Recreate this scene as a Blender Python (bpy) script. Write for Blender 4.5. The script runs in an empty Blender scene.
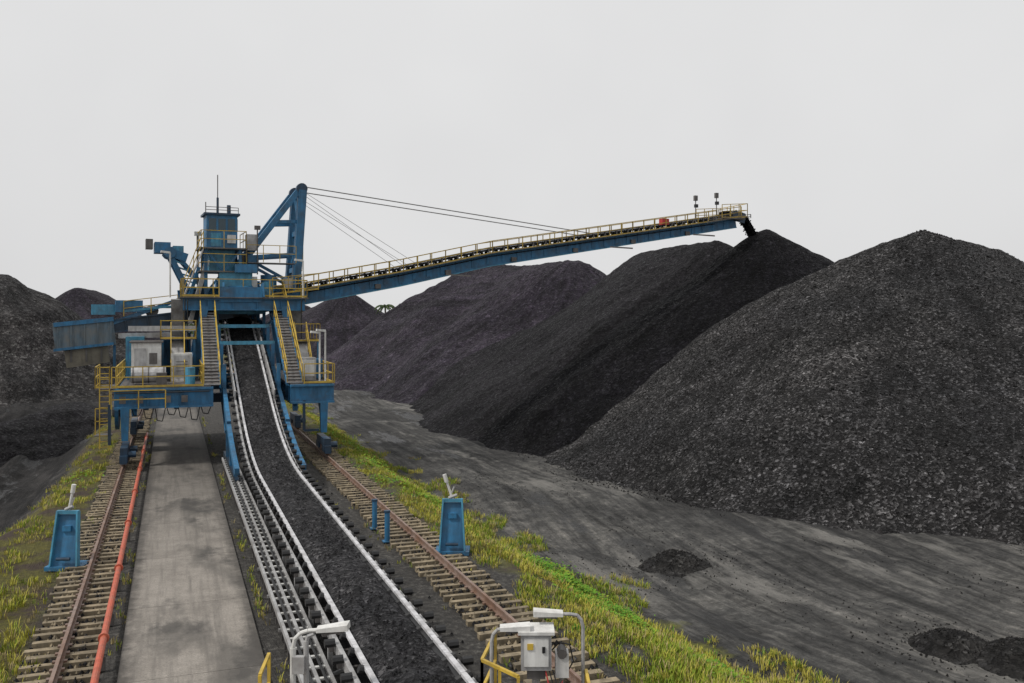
import bpy, math, random
from mathutils import Vector, Matrix, noise
random.seed(7)
TH=math.radians(20.7)
W=Matrix.Identity(4)
T=Matrix.Rotation(TH,4,'Z')                       # frame of the rail track (Y = along the rails)
B=Matrix.Translation((-17,57.5,0))@Matrix.Rotation(math.radians(24.7),4,'Z')  # slewing frame of stacker
sc=bpy.context.scene

# ---------------------------------------------------------------- materials
def nodes(name):
    m=bpy.data.materials.new(name); m.use_nodes=True
    nt=m.node_tree; b=nt.nodes['Principled BSDF']; return m,nt,b
def N(nt,t,**k):
    n=nt.nodes.new(t)
    for a,v in k.items():
        if a in n.inputs: n.inputs[a].default_value=v
        else: setattr(n,a,v)
    return n
def ramp(nt,fac,stops):
    r=nt.nodes.new('ShaderNodeValToRGB'); e=r.color_ramp.elements
    while len(e)<len(stops): e.new(0.5)
    for i,(p,c) in enumerate(stops):
        e[i].position=p; e[i].color=(*c,1) if len(c)==3 else c
    nt.links.new(fac,r.inputs[0]); return r.outputs[0]
def mix(nt,f,a,b,mode='MIX'):
    n=nt.nodes.new('ShaderNodeMix'); n.data_type='RGBA'; n.blend_type=mode
    for s,v in ((n.inputs[0],f),(n.inputs[6],a),(n.inputs[7],b)):
        if hasattr(v,'is_linked') or hasattr(v,'links'): nt.links.new(v,s)
        else: s.default_value=v if not isinstance(v,tuple) else (*v,1)
    return n.outputs[2]
def noi(nt,vec,scale,detail=6,rough=.6):
    n=N(nt,'ShaderNodeTexNoise'); n.inputs['Scale'].default_value=scale; n.inputs['Detail'].default_value=detail; n.inputs['Roughness'].default_value=rough
    nt.links.new(vec,n.inputs['Vector']); return n.outputs['Fac']
def vor(nt,vec,scale):
    n=N(nt,'ShaderNodeTexVoronoi'); n.inputs['Scale'].default_value=scale
    nt.links.new(vec,n.inputs['Vector']); return n
def coords(nt,sc_=(1,1,1)):
    tc=nt.nodes.new('ShaderNodeTexCoord'); mp=nt.nodes.new('ShaderNodeMapping'); mp.inputs['Scale'].default_value=sc_
    nt.links.new(tc.outputs['Object'],mp.inputs[0]); return mp.outputs[0]
def bump(nt,b,h,strength,dist):
    n=N(nt,'ShaderNodeBump'); n.inputs['Strength'].default_value=strength; n.inputs['Distance'].default_value=dist
    nt.links.new(h,n.inputs['Height']); nt.links.new(n.outputs[0],b.inputs['Normal'])
def simple(name,c,dirt=(.06,.05,.045),amt=.5,scale=1.3,rough=.5,metal=0,bs=.15):
    m,nt,b=nodes(name); v=coords(nt)
    f=noi(nt,v,scale,6,.7)
    st=noi(nt,coords(nt,(3,3,.5)),1.5,4,.6)
    k=ramp(nt,f,[(.42,(0,0,0)),(.70,(amt,amt,amt))])
    base=mix(nt,k,c,dirt)
    k2=ramp(nt,st,[(.43,(0,0,0)),(.70,(amt,)*3)])
    base=mix(nt,k2,base,tuple(x*.45 for x in c))
    nt.links.new(base,b.inputs['Base Color']); b.inputs['Roughness'].default_value=rough; b.inputs['Metallic'].default_value=metal
    bump(nt,b,f,bs,.02); return m
BLUE=simple('blue_paint',(.026,.16,.32),amt=.75,rough=.55,dirt=(.05,.05,.05))
CYAN=simple('light_blue_paint',(.06,.28,.43),amt=.65,rough=.5)
DBLUE=simple('dark_blue_paint',(.013,.045,.09),amt=.75,dirt=(.03,.028,.025))
GBLUE=simple('weathered_blue_grey',(.10,.15,.19),dirt=(.17,.16,.14),amt=.9)
YEL=simple('yellow_paint',(.54,.37,.05),amt=.6)
STEEL=simple('galvanised_steel',(.46,.46,.46),dirt=(.12,.1,.09),amt=.7,rough=.4,metal=.2)
DSTEEL=simple('dirty_steel',(.13,.12,.115),dirt=(.035,.03,.028),amt=.8)
BLACK=simple('black_rubber',(.010,.010,.011),amt=.3,dirt=(.05,.05,.05))
WHITE=simple('white_paint',(.70,.70,.68),amt=.55,dirt=(.25,.22,.19))
EDGE=simple('belt_edge_steel',(.60,.60,.62),amt=.75,dirt=(.16,.15,.14),scale=2.5)
RED=simple('red_oxide_pipe',(.5,.095,.045),amt=.6,dirt=(.25,.13,.09))
REDP=simple('red_paint',(.4,.02,.02),amt=.2)
RUST=simple('rusty_rail',(.19,.11,.075),amt=.6,dirt=(.32,.28,.26))
CW=simple('counterweight_concrete',(.18,.16,.12),amt=.7)
WOOD=simple('sleeper_timber',(.29,.235,.155),dirt=(.045,.04,.032),amt=1.0,scale=1.1,rough=.9)
GLASS=simple('cab_glass',(.03,.06,.08),amt=.1,rough=.1)

def coal(name,lo,mid,hi,cell=6,big=.12,bs=.9,bd=.12,streak=True,spec=.2):
    m,nt,b=nodes(name); v=coords(nt)
    wv=N(nt,'ShaderNodeTexNoise'); wv.inputs['Scale'].default_value=3; wv.inputs['Detail'].default_value=2; nt.links.new(v,wv.inputs['Vector'])
    va=N(nt,'ShaderNodeVectorMath',operation='MULTIPLY_ADD'); nt.links.new(wv.outputs['Color'],va.inputs[0]); va.inputs[1].default_value=(.35,.35,.35); nt.links.new(v,va.inputs[2])
    vo=vor(nt,va.outputs[0],cell); s=N(nt,'ShaderNodeSeparateColor'); nt.links.new(vo.outputs['Color'],s.inputs[0])
    c=ramp(nt,s.outputs[0],[(0,lo),(.6,mid),(.88,tuple((mid[i]+hi[i])*.4 for i in range(3))),(1,hi)])  # lump tones; brightest cells are specular flecks painted into the colour
    vo2=vor(nt,va.outputs[0],cell*.4); s2=N(nt,'ShaderNodeSeparateColor'); nt.links.new(vo2.outputs['Color'],s2.inputs[0])
    c=mix(nt,1.0,c,ramp(nt,s2.outputs[1],[(0,(.75,)*3),(.9,(1.1,)*3),(1,(1.6,)*3)]),'MULTIPLY')
    n1=noi(nt,v,big,5,.65); n2=noi(nt,v,1.7,6,.8)
    c=mix(nt,1.0,c,ramp(nt,n1,[(.35,(.55,.55,.57)),(.65,(1.3,1.26,1.22))]),'MULTIPLY')
    c=mix(nt,1.0,c,ramp(nt,n2,[(.3,(.55,.55,.55)),(.7,(1.4,1.4,1.4))]),'MULTIPLY')
    if streak:
        a=N(nt,'ShaderNodeVectorMath',operation='MULTIPLY'); nt.links.new(v,a.inputs[0]); a.inputs[1].default_value=(1,1,0)
        nn=N(nt,'ShaderNodeVectorMath',operation='NORMALIZE'); nt.links.new(a.outputs[0],nn.inputs[0])
        z=N(nt,'ShaderNodeVectorMath',operation='MULTIPLY'); nt.links.new(v,z.inputs[0]); z.inputs[1].default_value=(0,0,.05)
        ad=N(nt,'ShaderNodeVectorMath',operation='ADD'); nt.links.new(nn.outputs[0],ad.inputs[0]); nt.links.new(z.outputs[0],ad.inputs[1])
        ns=noi(nt,ad.outputs[0],9,6,.7)
        c=mix(nt,1.0,c,ramp(nt,ns,[(.36,(.42,.42,.42)),(.5,(1,1,1)),(.66,(1.65,1.65,1.65))]),'MULTIPLY')
    nt.links.new(c,b.inputs['Base Color'])
    nt.links.new(ramp(nt,s.outputs[2],[(0,(.45,)*3),(.3,(.75,)*3),(1,(.9,)*3)]),b.inputs['Roughness'])
    b.inputs['Specular IOR Level'].default_value=spec
    a=N(nt,'ShaderNodeMath',operation='ADD'); nt.links.new(vo.outputs['Distance'],a.inputs[0]); nt.links.new(vo2.outputs['Distance'],a.inputs[1])
    a2=N(nt,'ShaderNodeMath',operation='MULTIPLY_ADD'); nt.links.new(n2,a2.inputs[0]); a2.inputs[1].default_value=1.5; nt.links.new(a.outputs[0],a2.inputs[2])
    bump(nt,b,a2.outputs[0],bs,bd); return m
COAL_N=coal('lump_coal',(.007,.007,.0075),(.021,.0205,.021),(.14,.14,.145),cell=10,bs=1,bd=.11,spec=.17)
COAL_C=coal('fresh_coal',(.002,.002,.003),(.0048,.0045,.006),(.02,.02,.024),cell=7,spec=.09)
COAL_M=coal('fine_coal',(.004,.0037,.005),(.009,.0082,.0105),(.03,.03,.034),cell=7,spec=.12)
COAL_H=coal('dusty_coal',(.012,.012,.012),(.026,.0255,.025),(.07,.07,.07),cell=9,spec=.12,streak=False,big=.5)
COAL_F=coal('hazed_far_coal',(.011,.0087,.014),(.021,.017,.026),(.05,.045,.058),cell=5,spec=.15)  # far piles: purplish coal, lightened in its base colour to stand for haze
COAL_L=coal('grey_coal',(.012,.0115,.012),(.029,.0275,.028),(.10,.10,.10),cell=5,spec=.15)
COAL_B=coal('belt_coal',(.006,.006,.007),(.018,.018,.020),(.09,.09,.095),cell=14,big=.6,bd=.05,streak=False)

# ---------------------------------------------------------------- mesh builder
class Mb:
    def __init__(s): s.v=[];s.f=[];s.m=[];s.mats=[]
    def mi(s,mat):
        if mat not in s.mats: s.mats.append(mat)
        return s.mats.index(mat)
    def add(s,vs,fs,mat):
        o=len(s.v); s.v+= [tuple(x) for x in vs]; i=s.mi(mat)
        for f in fs: s.f.append(tuple(o+k for k in f)); s.m.append(i)
    def beam(s,p,q,w,h,mat,w2=None,h2=None):
        p=Vector(p);q=Vector(q);d=(q-p)
        if d.length<1e-6:return
        d.normalize(); up=Vector((0,0,1))
        if abs(d.z)>.98: up=Vector((0,1,0))
        r=d.cross(up).normalized(); u=r.cross(d).normalized()
        vs=[]
        for c,ww,hh in ((p,w,h),(q,w2 or w,h2 or h)):
            for a,b in((-1,-1),(1,-1),(1,1),(-1,1)): vs.append(c+r*(a*ww/2)+u*(b*hh/2))
        s.add(vs,[(0,1,2,3),(7,6,5,4),(0,4,5,1),(1,5,6,2),(2,6,7,3),(3,7,4,0)],mat)
    def box(s,c,sz,mat):
        x,y,z=c;a,b,d=[t/2 for t in sz]
        s.beam((x,y-b,z),(x,y+b,z),sz[0],sz[2],mat)
    def ibeam(s,p,q,w,h,mat):
        p=Vector(p);q=Vector(q); t=h*.1
        s.beam(p,q,w*.16,h-2*t,mat)
        up=Vector((0,0,1)); d=(q-p).normalized()
        if abs(d.z)>.98: up=Vector((0,1,0))
        r=d.cross(up).normalized(); u=r.cross(d).normalized()
        for k in(-1,1):
            s.beam(p+u*k*(h/2-t/2),q+u*k*(h/2-t/2),w,t,mat)
        n=int((q-p).length/1.2)
        for i in range(1,n):
            c=p+(q-p)*(i/n); s.beam(c-d*.02,c+d*.02,w*.9,h-2*t-.004,mat)
    def cyl(s,p,q,r,mat,n=10,r2=None):
        p=Vector(p);q=Vector(q);d=(q-p).normalized(); up=Vector((0,0,1)) if abs(d.z)<.9 else Vector((0,1,0))
        a=d.cross(up).normalized();b=a.cross(d); vs=[];r2=r if r2 is None else r2
        for c,rr in((p,r),(q,r2)):
            for i in range(n):
                t=2*math.pi*i/n; vs.append(c+a*math.cos(t)*rr+b*math.sin(t)*rr)
        s.add(vs,[(i,(i+1)%n,n+(i+1)%n,n+i) for i in range(n)]+[tuple(range(n))[::-1],tuple(range(n,2*n))],mat)
    def tube(s,pts,r,mat,n=8):
        for a,b in zip(pts,pts[1:]): s.cyl(a,b,r,mat,n)
    def rail(s,pts,mat=None,h=1.05,t=.05,step=1.5,toe=True):
        mat=mat or YEL
        for a,b in zip(pts,pts[1:]):
            a=Vector(a);b=Vector(b);L=(b-a).length;n=max(1,round(L/step))
            for i in range(n+1):
                c=a.lerp(b,i/n); s.beam(c,c+Vector((0,0,h)),t,t,mat)
            for k in(1,.52): s.beam(a+Vector((0,0,h*k)),b+Vector((0,0,h*k)),t,t,mat)
            if toe: s.beam(a+Vector((0,0,.07)),b+Vector((0,0,.07)),.03,.1,mat)
    def mesh(s,name,off=Vector((0,0,0)),smooth=False):
        me=bpy.data.meshes.new(name); me.from_pydata([(x-off[0],y-off[1],z-off[2]) for x,y,z in s.v],[],s.f)
        for m in s.mats: me.materials.append(m)
        me.polygons.foreach_set('material_index',s.m)
        if smooth: me.polygons.foreach_set('use_smooth',[True]*len(s.f))
        me.update(); return me
def single(name,mb,frame=W,loc=(0,0,0),smooth=False):
    loc=Vector(loc); o=bpy.data.objects.new(name,mb.mesh(name,loc,smooth)); sc.collection.objects.link(o)
    o.matrix_world=frame@Matrix.Translation(loc); return o
def group(name,parts,loc):
    e=bpy.data.objects.new(name,None); sc.collection.objects.link(e); e.location=loc; e.empty_display_size=.5
    for pn,mb,fr in parts:
        o=bpy.data.objects.new(pn,mb.mesh(pn)); sc.collection.objects.link(o)
        o.parent=e; o.matrix_parent_inverse=Matrix.Identity(4)
        o.matrix_basis=Matrix.Translation(-Vector(loc))@fr
    return e

# ---------------------------------------------------------------- ground
def sst(a,b,x):
    t=max(0,min(1,(x-a)/(b-a))); return t*t*(3-2*t)
def RE(Y): return 1.9*(1-sst(15,31,Y))      # berm is wider near the camera on the right
def LE(Y): return -3.7-2.6*(1-sst(26,46,Y))
def gz(X,Y):
    wob=noise.noise(Vector((Y*.12,3,0)))*.5
    e=RE(Y); l=LE(Y)
    out=max(sst(9.2+wob,12.6+wob+e,X),1-sst(l-3.4+wob,l+wob*.4,X))
    z=-1.5*out
    n=noise.fractal(Vector((X*.35,Y*.16,1.3)),1,2,4)
    amp=.02+.14*out*(1 if X>0 else 2.2)*(1 if abs(X)<150 else 0)
    z+=n*amp-(.03 if out<.01 else 0)
    if X<-8 and X>-30 and Y<110: # graded windrows of fines on the left
        z+=(.95+.5*noise.noise(Vector((X*.2,Y*.2,7))))*max(0,math.sin(X*1.25+noise.noise(Vector((Y*.06,0,5)))*3.5))*sst(-8,-10,X)*sst(-30,-25,X)*sst(110,85,Y)
        z+=noise.fractal(Vector((X*1.1,Y*.9,2)),1,2,4)*.2
    if 14<X<60 and Y<60:        # wheel ruts
        z+=.07*noise.noise(Vector((X*2.3+math.sin(Y*.07)*2,Y*.05,9)))+.07*noise.fractal(Vector((X*1.2,Y*1.2,4)),1,2,4)
    return z
def axis(segs):
    r=[]
    for a,b,st in segs:
        n=max(1,int(round((b-a)/st)))
        r+=[a+(b-a)*i/n for i in range(n)]
    return r+[segs[-1][1]]
xs=axis([(-2500,-300,300),(-300,-60,20),(-60,-30,1.5),(-30,-8,.3),(-8,-3.4,.22),(-3.4,9,.8),(9,15,.22),(15,45,.3),(45,120,3),(120,400,40),(400,2500,350)])
ys=axis([(-60,8,6),(8,60,.4),(60,130,1.0),(130,400,15),(400,3000,260)])
g=Mb(); 
vs=[(x,y,gz(x,y)) for y in ys for x in xs]; nx=len(xs)
fs=[(j*nx+i,j*nx+i+1,(j+1)*nx+i+1,(j+1)*nx+i) for j in range(len(ys)-1) for i in range(nx-1)]
m,nt,b=nodes('coal_yard_ground'); v=coords(nt)
sx=N(nt,'ShaderNodeSeparateXYZ'); nt.links.new(v,sx.inputs[0])
def mr(inp,a,b_,t0=0.0,t1=1.0):
    n=N(nt,'ShaderNodeMapRange'); n.inputs['From Min'].default_value=a; n.inputs['From Max'].default_value=b_; n.inputs['To Min'].default_value=t0; n.inputs['To Max'].default_value=t1
    nt.links.new(inp,n.inputs['Value']); return n.outputs[0]
def math_(op,a,b_):
    n=N(nt,'ShaderNodeMath',operation=op)
    for s_,vv in ((n.inputs[0],a),(n.inputs[1],b_)):
        if isinstance(vv,(int,float)): s_.default_value=vv
        else: nt.links.new(vv,s_)
    return n.outputs[0]
nA=noi(nt,v,.5,6,.7); nB=noi(nt,v,6,6,.8); nL=noi(nt,v,.09,5,.65); nM=noi(nt,v,1.3,6,.75)
wrp=N(nt,'ShaderNodeTexNoise'); wrp.inputs['Scale'].default_value=.035; wrp.inputs['Detail'].default_value=0; nt.links.new(v,wrp.inputs['Vector'])
wv2=N(nt,'ShaderNodeVectorMath',operation='MULTIPLY_ADD'); nt.links.new(wrp.outputs['Color'],wv2.inputs[0]); wv2.inputs[1].default_value=(8,0,0); nt.links.new(v,wv2.inputs[2])
def stretched(scale,rot):
    mp=N(nt,'ShaderNodeMapping'); mp.inputs['Scale'].default_value=scale; mp.inputs['Rotation'].default_value=(0,0,rot); nt.links.new(wv2.outputs[0],mp.inputs[0]); return mp.outputs[0]
tr=noi(nt,stretched((1.5,.055,1),.03),1.5,5,.72); tr2=noi(nt,stretched((1.5,.06,1),-.3),1.4,5,.72)
yard=ramp(nt,nM,[(.3,(.030,.030,.030)),(.5,(.062,.061,.059)),(.68,(.105,.102,.097))])
tmask=ramp(nt,noi(nt,v,.16,3,.5),[(.42,(0,0,0)),(.56,(1,1,1))])
t1=ramp(nt,tr,[(.38,(.3,.3,.3)),(.49,(.95,.95,.95)),(.56,(1.3,1.3,1.28)),(.66,(2.1,2.06,2.0))])
t2=ramp(nt,tr2,[(.38,(.35,.35,.35)),(.5,(1,1,1)),(.64,(1.9,1.86,1.8))])
yard=mix(nt,.85,yard,mix(nt,tmask,t1,t2),'MULTIPLY')
yard=mix(nt,1.0,yard,ramp(nt,nL,[(.36,(.5,.5,.51)),(.52,(1.0,1.0,1.0)),(.66,(1.6,1.57,1.52))]),'MULTIPLY')
yard=mix(nt,1.0,yard,ramp(nt,nB,[(.3,(.5,.5,.5)),(.7,(1.5,1.5,1.5))]),'MULTIPLY')
patch=noi(nt,stretched((.9,.22,1),.3),.5,6,.7)
yard=mix(nt,ramp(nt,patch,[(.56,(0,0,0)),(.66,(.75,.75,.75))]),yard,(.19,.183,.17))
wet=ramp(nt,noi(nt,stretched((.9,.2,1),-.1),.5,6,.65),[(.57,(0,0,0)),(.62,(1,1,1))])
yard=mix(nt,math_('MULTIPLY',wet,.7),yard,(.022,.022,.022))
jit=math_('MULTIPLY',math_('SUBTRACT',nA,.5),4.0)
xr=math_('SUBTRACT',math_('ADD',sx.outputs[0],jit),mr(sx.outputs[1],15,31,1.9,0))
xl=math_('ADD',math_('ADD',sx.outputs[0],jit),mr(sx.outputs[1],26,46,2.6,0))
yard=mix(nt,mr(xl,-4.6,-6),yard,mix(nt,1.0,yard,(.25,.24,.25),'MULTIPLY'))
grav=ramp(nt,nB,[(.3,(.018,.017,.017)),(.52,(.06,.057,.053)),(.75,(.22,.21,.19))])
grav=mix(nt,ramp(nt,nA,[(.4,(0,0,0)),(.7,(.7,.7,.7))]),grav,(.035,.033,.031))
soil=ramp(nt,nB,[(.3,(.05,.055,.018)),(.6,(.15,.15,.035)),(.8,(.25,.22,.08))])
soil=mix(nt,ramp(nt,nA,[(.48,(0,0,0)),(.58,(1,1,1))]),soil,(.07,.056,.042))
soil=mix(nt,mr(sx.outputs[0],-1,-2.5),soil,mix(nt,1.0,soil,(.75,.68,.7),'MULTIPLY'))
berm=math_('MULTIPLY',mr(xl,-5.4,-4.6),mr(xr,12.7,12.1))
inner=math_('MULTIPLY',mr(sx.outputs[0],-3.3,-2.8),mr(xr,9.2,8.3))
col=mix(nt,berm,yard,soil); col=mix(nt,inner,col,grav)
nt.links.new(col,b.inputs['Base Color']); b.inputs['Specular IOR Level'].default_value=.25
rg=mix(nt,math_('MULTIPLY',wet,math_('SUBTRACT',1.0,berm)),(.9,.9,.9),(.34,.34,.34)); nt.links.new(rg,b.inputs['Roughness'])
bump(nt,b,math_('ADD',math_('ADD',nB,math_('MULTIPLY',nM,1.8)),math_('MULTIPLY',tr,2.0)),.9,.09)
g.add(vs,fs,m); single('ground',g,T,smooth=True)

# road
m,nt,b=nodes('worn_concrete'); v=coords(nt)
c=ramp(nt,noi(nt,v,.8,7,.75),[(.3,(.165,.148,.13)),(.5,(.26,.236,.208)),(.7,(.34,.31,.275))])
c=mix(nt,ramp(nt,noi(nt,coords(nt,(1.0,.35,1)),.55,6,.6),[(.50,(0,0,0)),(.60,(.75,.75,.75))]),c,(.10,.092,.083))
c=mix(nt,ramp(nt,noi(nt,coords(nt,(3,.12,1)),1.2,5,.7),[(.48,(0,0,0)),(.68,(.65,.65,.65))]),c,(.11,.10,.09))
c=mix(nt,ramp(nt,noi(nt,v,22,4,.75),[(.42,(0,0,0)),(.7,(.65,.65,.65))]),c,(.10,.093,.083))
c=mix(nt,ramp(nt,noi(nt,coords(nt,(1,.6,1)),.33,6,.7),[(.54,(0,0,0)),(.62,(.7,.7,.7))]),c,(.05,.047,.044))
sx=N(nt,'ShaderNodeSeparateXYZ'); nt.links.new(v,sx.inputs[0])
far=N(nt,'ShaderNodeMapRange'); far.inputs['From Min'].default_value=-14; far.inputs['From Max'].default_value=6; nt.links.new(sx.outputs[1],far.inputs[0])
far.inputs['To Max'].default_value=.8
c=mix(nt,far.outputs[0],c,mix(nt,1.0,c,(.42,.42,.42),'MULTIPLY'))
ex=N(nt,'ShaderNodeMath',operation='ABSOLUTE'); nt.links.new(sx.outputs[0],ex.inputs[0])
e2=N(nt,'ShaderNodeMath',operation='MULTIPLY_ADD'); nt.links.new(noi(nt,v,2.5,5,.7),e2.inputs[0]); e2.inputs[1].default_value=.7; nt.links.new(ex.outputs[0],e2.inputs[2])
mrg=N(nt,'ShaderNodeMapRange'); mrg.inputs['From Min'].default_value=1.5; mrg.inputs['From Max'].default_value=1.8; mrg.inputs['To Max'].default_value=.85; nt.links.new(e2.outputs[0],mrg.inputs[0])
c=mix(nt,mrg.outputs[0],c,(.055,.05,.045))
nt.links.new(c,b.inputs['Base Color']); b.inputs['Roughness'].default_value=.75; b.inputs['Specular IOR Level'].default_value=.3; bump(nt,b,noi(nt,v,14,6,.7),.3,.02)
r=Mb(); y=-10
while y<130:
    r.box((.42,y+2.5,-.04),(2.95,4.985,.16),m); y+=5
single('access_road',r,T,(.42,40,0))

# ---------------------------------------------------------------- coal piles
def pile(name,crest,tan,mat,res,zb=-1.5,round_=1.2,rough=1.0,seed=0,terr=0,foot=.25):
    hmax=max(c[2] for c in crest); R=(hmax-zb)/tan+3
    fl=min(2.0,foot*(hmax-zb))
    x0=min(c[0] for c in crest)-R;x1=max(c[0] for c in crest)+R;y0=min(c[1] for c in crest)-R;y1=max(c[1] for c in crest)+R
    nx=int((x1-x0)/res);ny=int((y1-y0)/res)
    segs=list(zip(crest,crest[1:])) if len(crest)>1 else [(crest[0],crest[0])]
    def h(x,y):
        best=-99
        w=noise.noise(Vector((x*.09,y*.09,seed)))*1.6*rough
        for a,b in segs:
            dx=b[0]-a[0];dy=b[1]-a[1];L=dx*dx+dy*dy
            t=0 if L==0 else max(0,min(1,((x-a[0])*dx+(y-a[1])*dy)/L))
            px=a[0]+dx*t;py=a[1]+dy*t
            d=math.hypot(x-px,y-py); ang=math.atan2(y-py,x-px)
            d2=math.sqrt(d*d+round_**2)-round_
            rv=Vector((math.cos(ang)*4.5+seed,math.sin(ang)*4.5,d*.03))
            rill=(noise.noise(rv)*.030+noise.noise(rv*3)*.015)*min(d,16)*rough
            z=a[2]+(b[2]-a[2])*t-tan*d2+w*min(1,d/6)+rill
            best=max(best,z)
        if terr:
            q=best/terr+noise.noise(Vector((x*.08,y*.08,2))); fr=q-math.floor(q)
            best+=terr*.35*(sst(.25,.75,fr)-fr)
        k=best-zb
        if k<0: best=zb+k*.6
        elif k<fl: best=zb+k*(.6+.4*k/fl)
        best+=noise.fractal(Vector((x*.8,y*.8,seed)),1,2.1,4)*.15*rough*max(.25,min(1,(hmax-zb)/4))
        return best
    M=Mb(); vs=[]
    for j in range(ny+1):
        for i in range(nx+1):
            x=x0+(x1-x0)*i/nx;y=y0+(y1-y0)*j/ny; vs.append((x,y,h(x,y)))
    fs=[]
    for j in range(ny):
        for i in range(nx):
            q=(j*(nx+1)+i,j*(nx+1)+i+1,(j+1)*(nx+1)+i+1,(j+1)*(nx+1)+i)
            if max(vs[k][2] for k in q)>zb-.6: fs.append(q)
    used=sorted({k for f in fs for k in f}); mp={k:n for n,k in enumerate(used)}
    M.add([vs[k] for k in used],[tuple(mp[k] for k in f) for f in fs],mat)
    single(name,M,W,(crest[0][0],crest[0][1],zb),smooth=True); return h
hR=pile('coal_pile',[(28.6,62.5,13.5),(34,65,12.6)],.575,COAL_N,.23,seed=1,round_=1.8)
pile('coal_pile',[(20.9,74.5,14.8)],.68,COAL_C,.27,seed=2.4,round_=.7,rough=.8)
pile('coal_pile',[(18.2,80,14.4),(14,94,14.4)],.65,COAL_M,.3,seed=2,round_=.9)
pile('coal_pile',[(8,115,14.8),(1.5,131,15.0),(-5,146,16.6)],.62,COAL_F,.45,seed=3,rough=1.4)
pile('coal_pile',[(-37,200,13.4),(-42,214,12.5)],.62,COAL_F,.7,seed=4)
pile('coal_pile',[(-64,262,12.6)],.62,COAL_F,1.0,seed=5)
pile('coal_pile',[(-64,112,12.8),(-71,125,12.8)],.66,COAL_L,.45,seed=6,terr=3.2,rough=1.4)
pile('coal_pile',[(-80,165,13.1),(-84,180,13)],.66,COAL_F,.7,seed=8)
hh=[]
for x,y,h_,s in((5.9,33,.5,11),(11.9,24.6,.5,12),(13.3,23.7,.55,13)):
    hh.append((x,y,pile('coal_heap',[(x,y,-1.5+h_),(x+.4,y-.1,-1.55+h_)],.52,COAL_H,.06,round_=.25,rough=.5,seed=s,foot=.6)))
pile('coal_windrow',[(-36,74,.6),(-33,66,.9),(-34,58,.5)],.5,COAL_M,.25,seed=15,rough=.9,terr=.6)

L=Mb()
def lump(x,y,z,s,m_l=COAL_N):
    o=[Vector(d)*s*random.uniform(.6,1.2) for d in((1,0,0),(0,1,0),(-1,0,0),(0,-1,0),(0,0,1),(0,0,-1))]
    a=random.random()*6; ca,sa=math.cos(a),math.sin(a)
    vs=[(x+p.x*ca-p.y*sa,y+p.x*sa+p.y*ca,z+p.z) for p in o]
    L.add(vs,[(0,1,4),(1,2,4),(2,3,4),(3,0,4),(1,0,5),(2,1,5),(3,2,5),(0,3,5)],m_l)
for i in range(20000):
    a=random.uniform(math.pi,2*math.pi+.3); d=27*random.random()**.6
    x=28.5+math.cos(a)*d*1.05;y=62.5+math.sin(a)*d
    z=hR(x,y)
    if z<-1.5: z=-1.5
    lump(x,y,z+.01,random.uniform(.03,.07) if random.random()<.98 else random.uniform(.08,.13))
Ti=T.inverted()
for x,y,hf in hh:
    for i in range(420):
        a=random.random()*6.28; d=abs(random.gauss(0,.9)); px=x+math.cos(a)*d*1.3; py_=y+math.sin(a)*d
        q=Ti@Vector((px,py_,0)); lump(px,py_,max(hf(px,py_),gz(q.x,q.y))+.005,random.uniform(.015,.05),COAL_H)
for i in range(6000):
    X=random.uniform(13,40);Y=random.uniform(12,50)
    if noise.noise(Vector((X*.3,Y*.12,3)))<0: continue
    z=gz(X,Y); p=T@Vector((X,Y,z)); lump(p.x,p.y,p.z+.01,random.uniform(.012,.04),COAL_H)
single('loose_coal_lumps',L,W,(28,50,-1))

# ---------------------------------------------------------------- rail tracks
def track(X,w):
    M=Mb(); y=6
    while y<150:
        j=random.uniform(-.07,.07)
        M.beam((X-w/2+j,y,.03+random.uniform(-.02,.02)),(X+w/2+j,y+random.uniform(-.06,.06),.03+random.uniform(-.02,.02)),random.uniform(.15,.2),.15,WOOD)
        for k in(-.11,.11): M.box((X+k,y,.125),(.07,.12,.05),RUST)
        y+=.5
    M.box((X,78,.125),(.15,144,.03),RUST); M.box((X,78,.19),(.03,144,.11),RUST); M.box((X,78,.265),(.075,144,.045),RUST)
    for i in range(4200):
        yy=6+70*random.random()**1.4; s=random.uniform(.03,.08); x=X+random.uniform(-w/2,w/2)
        M.add([(x-s,yy,.04),(x,yy-s,.04),(x+s,yy,.04),(x,yy+s,.04),(x,yy,.06+s)],[(0,1,4),(1,2,4),(2,3,4),(3,0,4)],COAL_B if random.random()<.6 else WOOD)
    single('rail_track',M,T,(X,40,0))
track(-2.25,1.5); track(7.65,1.75)
M=Mb(); M.cyl((-1.42,-5,.38),(-1.42,60,.38),.075,RED,12)
for y in range(6,60,3):
    M.box((-1.42,y,.15),(.2,.12,.29),DSTEEL)
    if y%2: M.cyl((-1.42,y+.9,.38),(-1.42,y+.98,.38),.12,RED,12)
single('water_pipe',M,T,(-1.42,30,.4))

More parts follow.
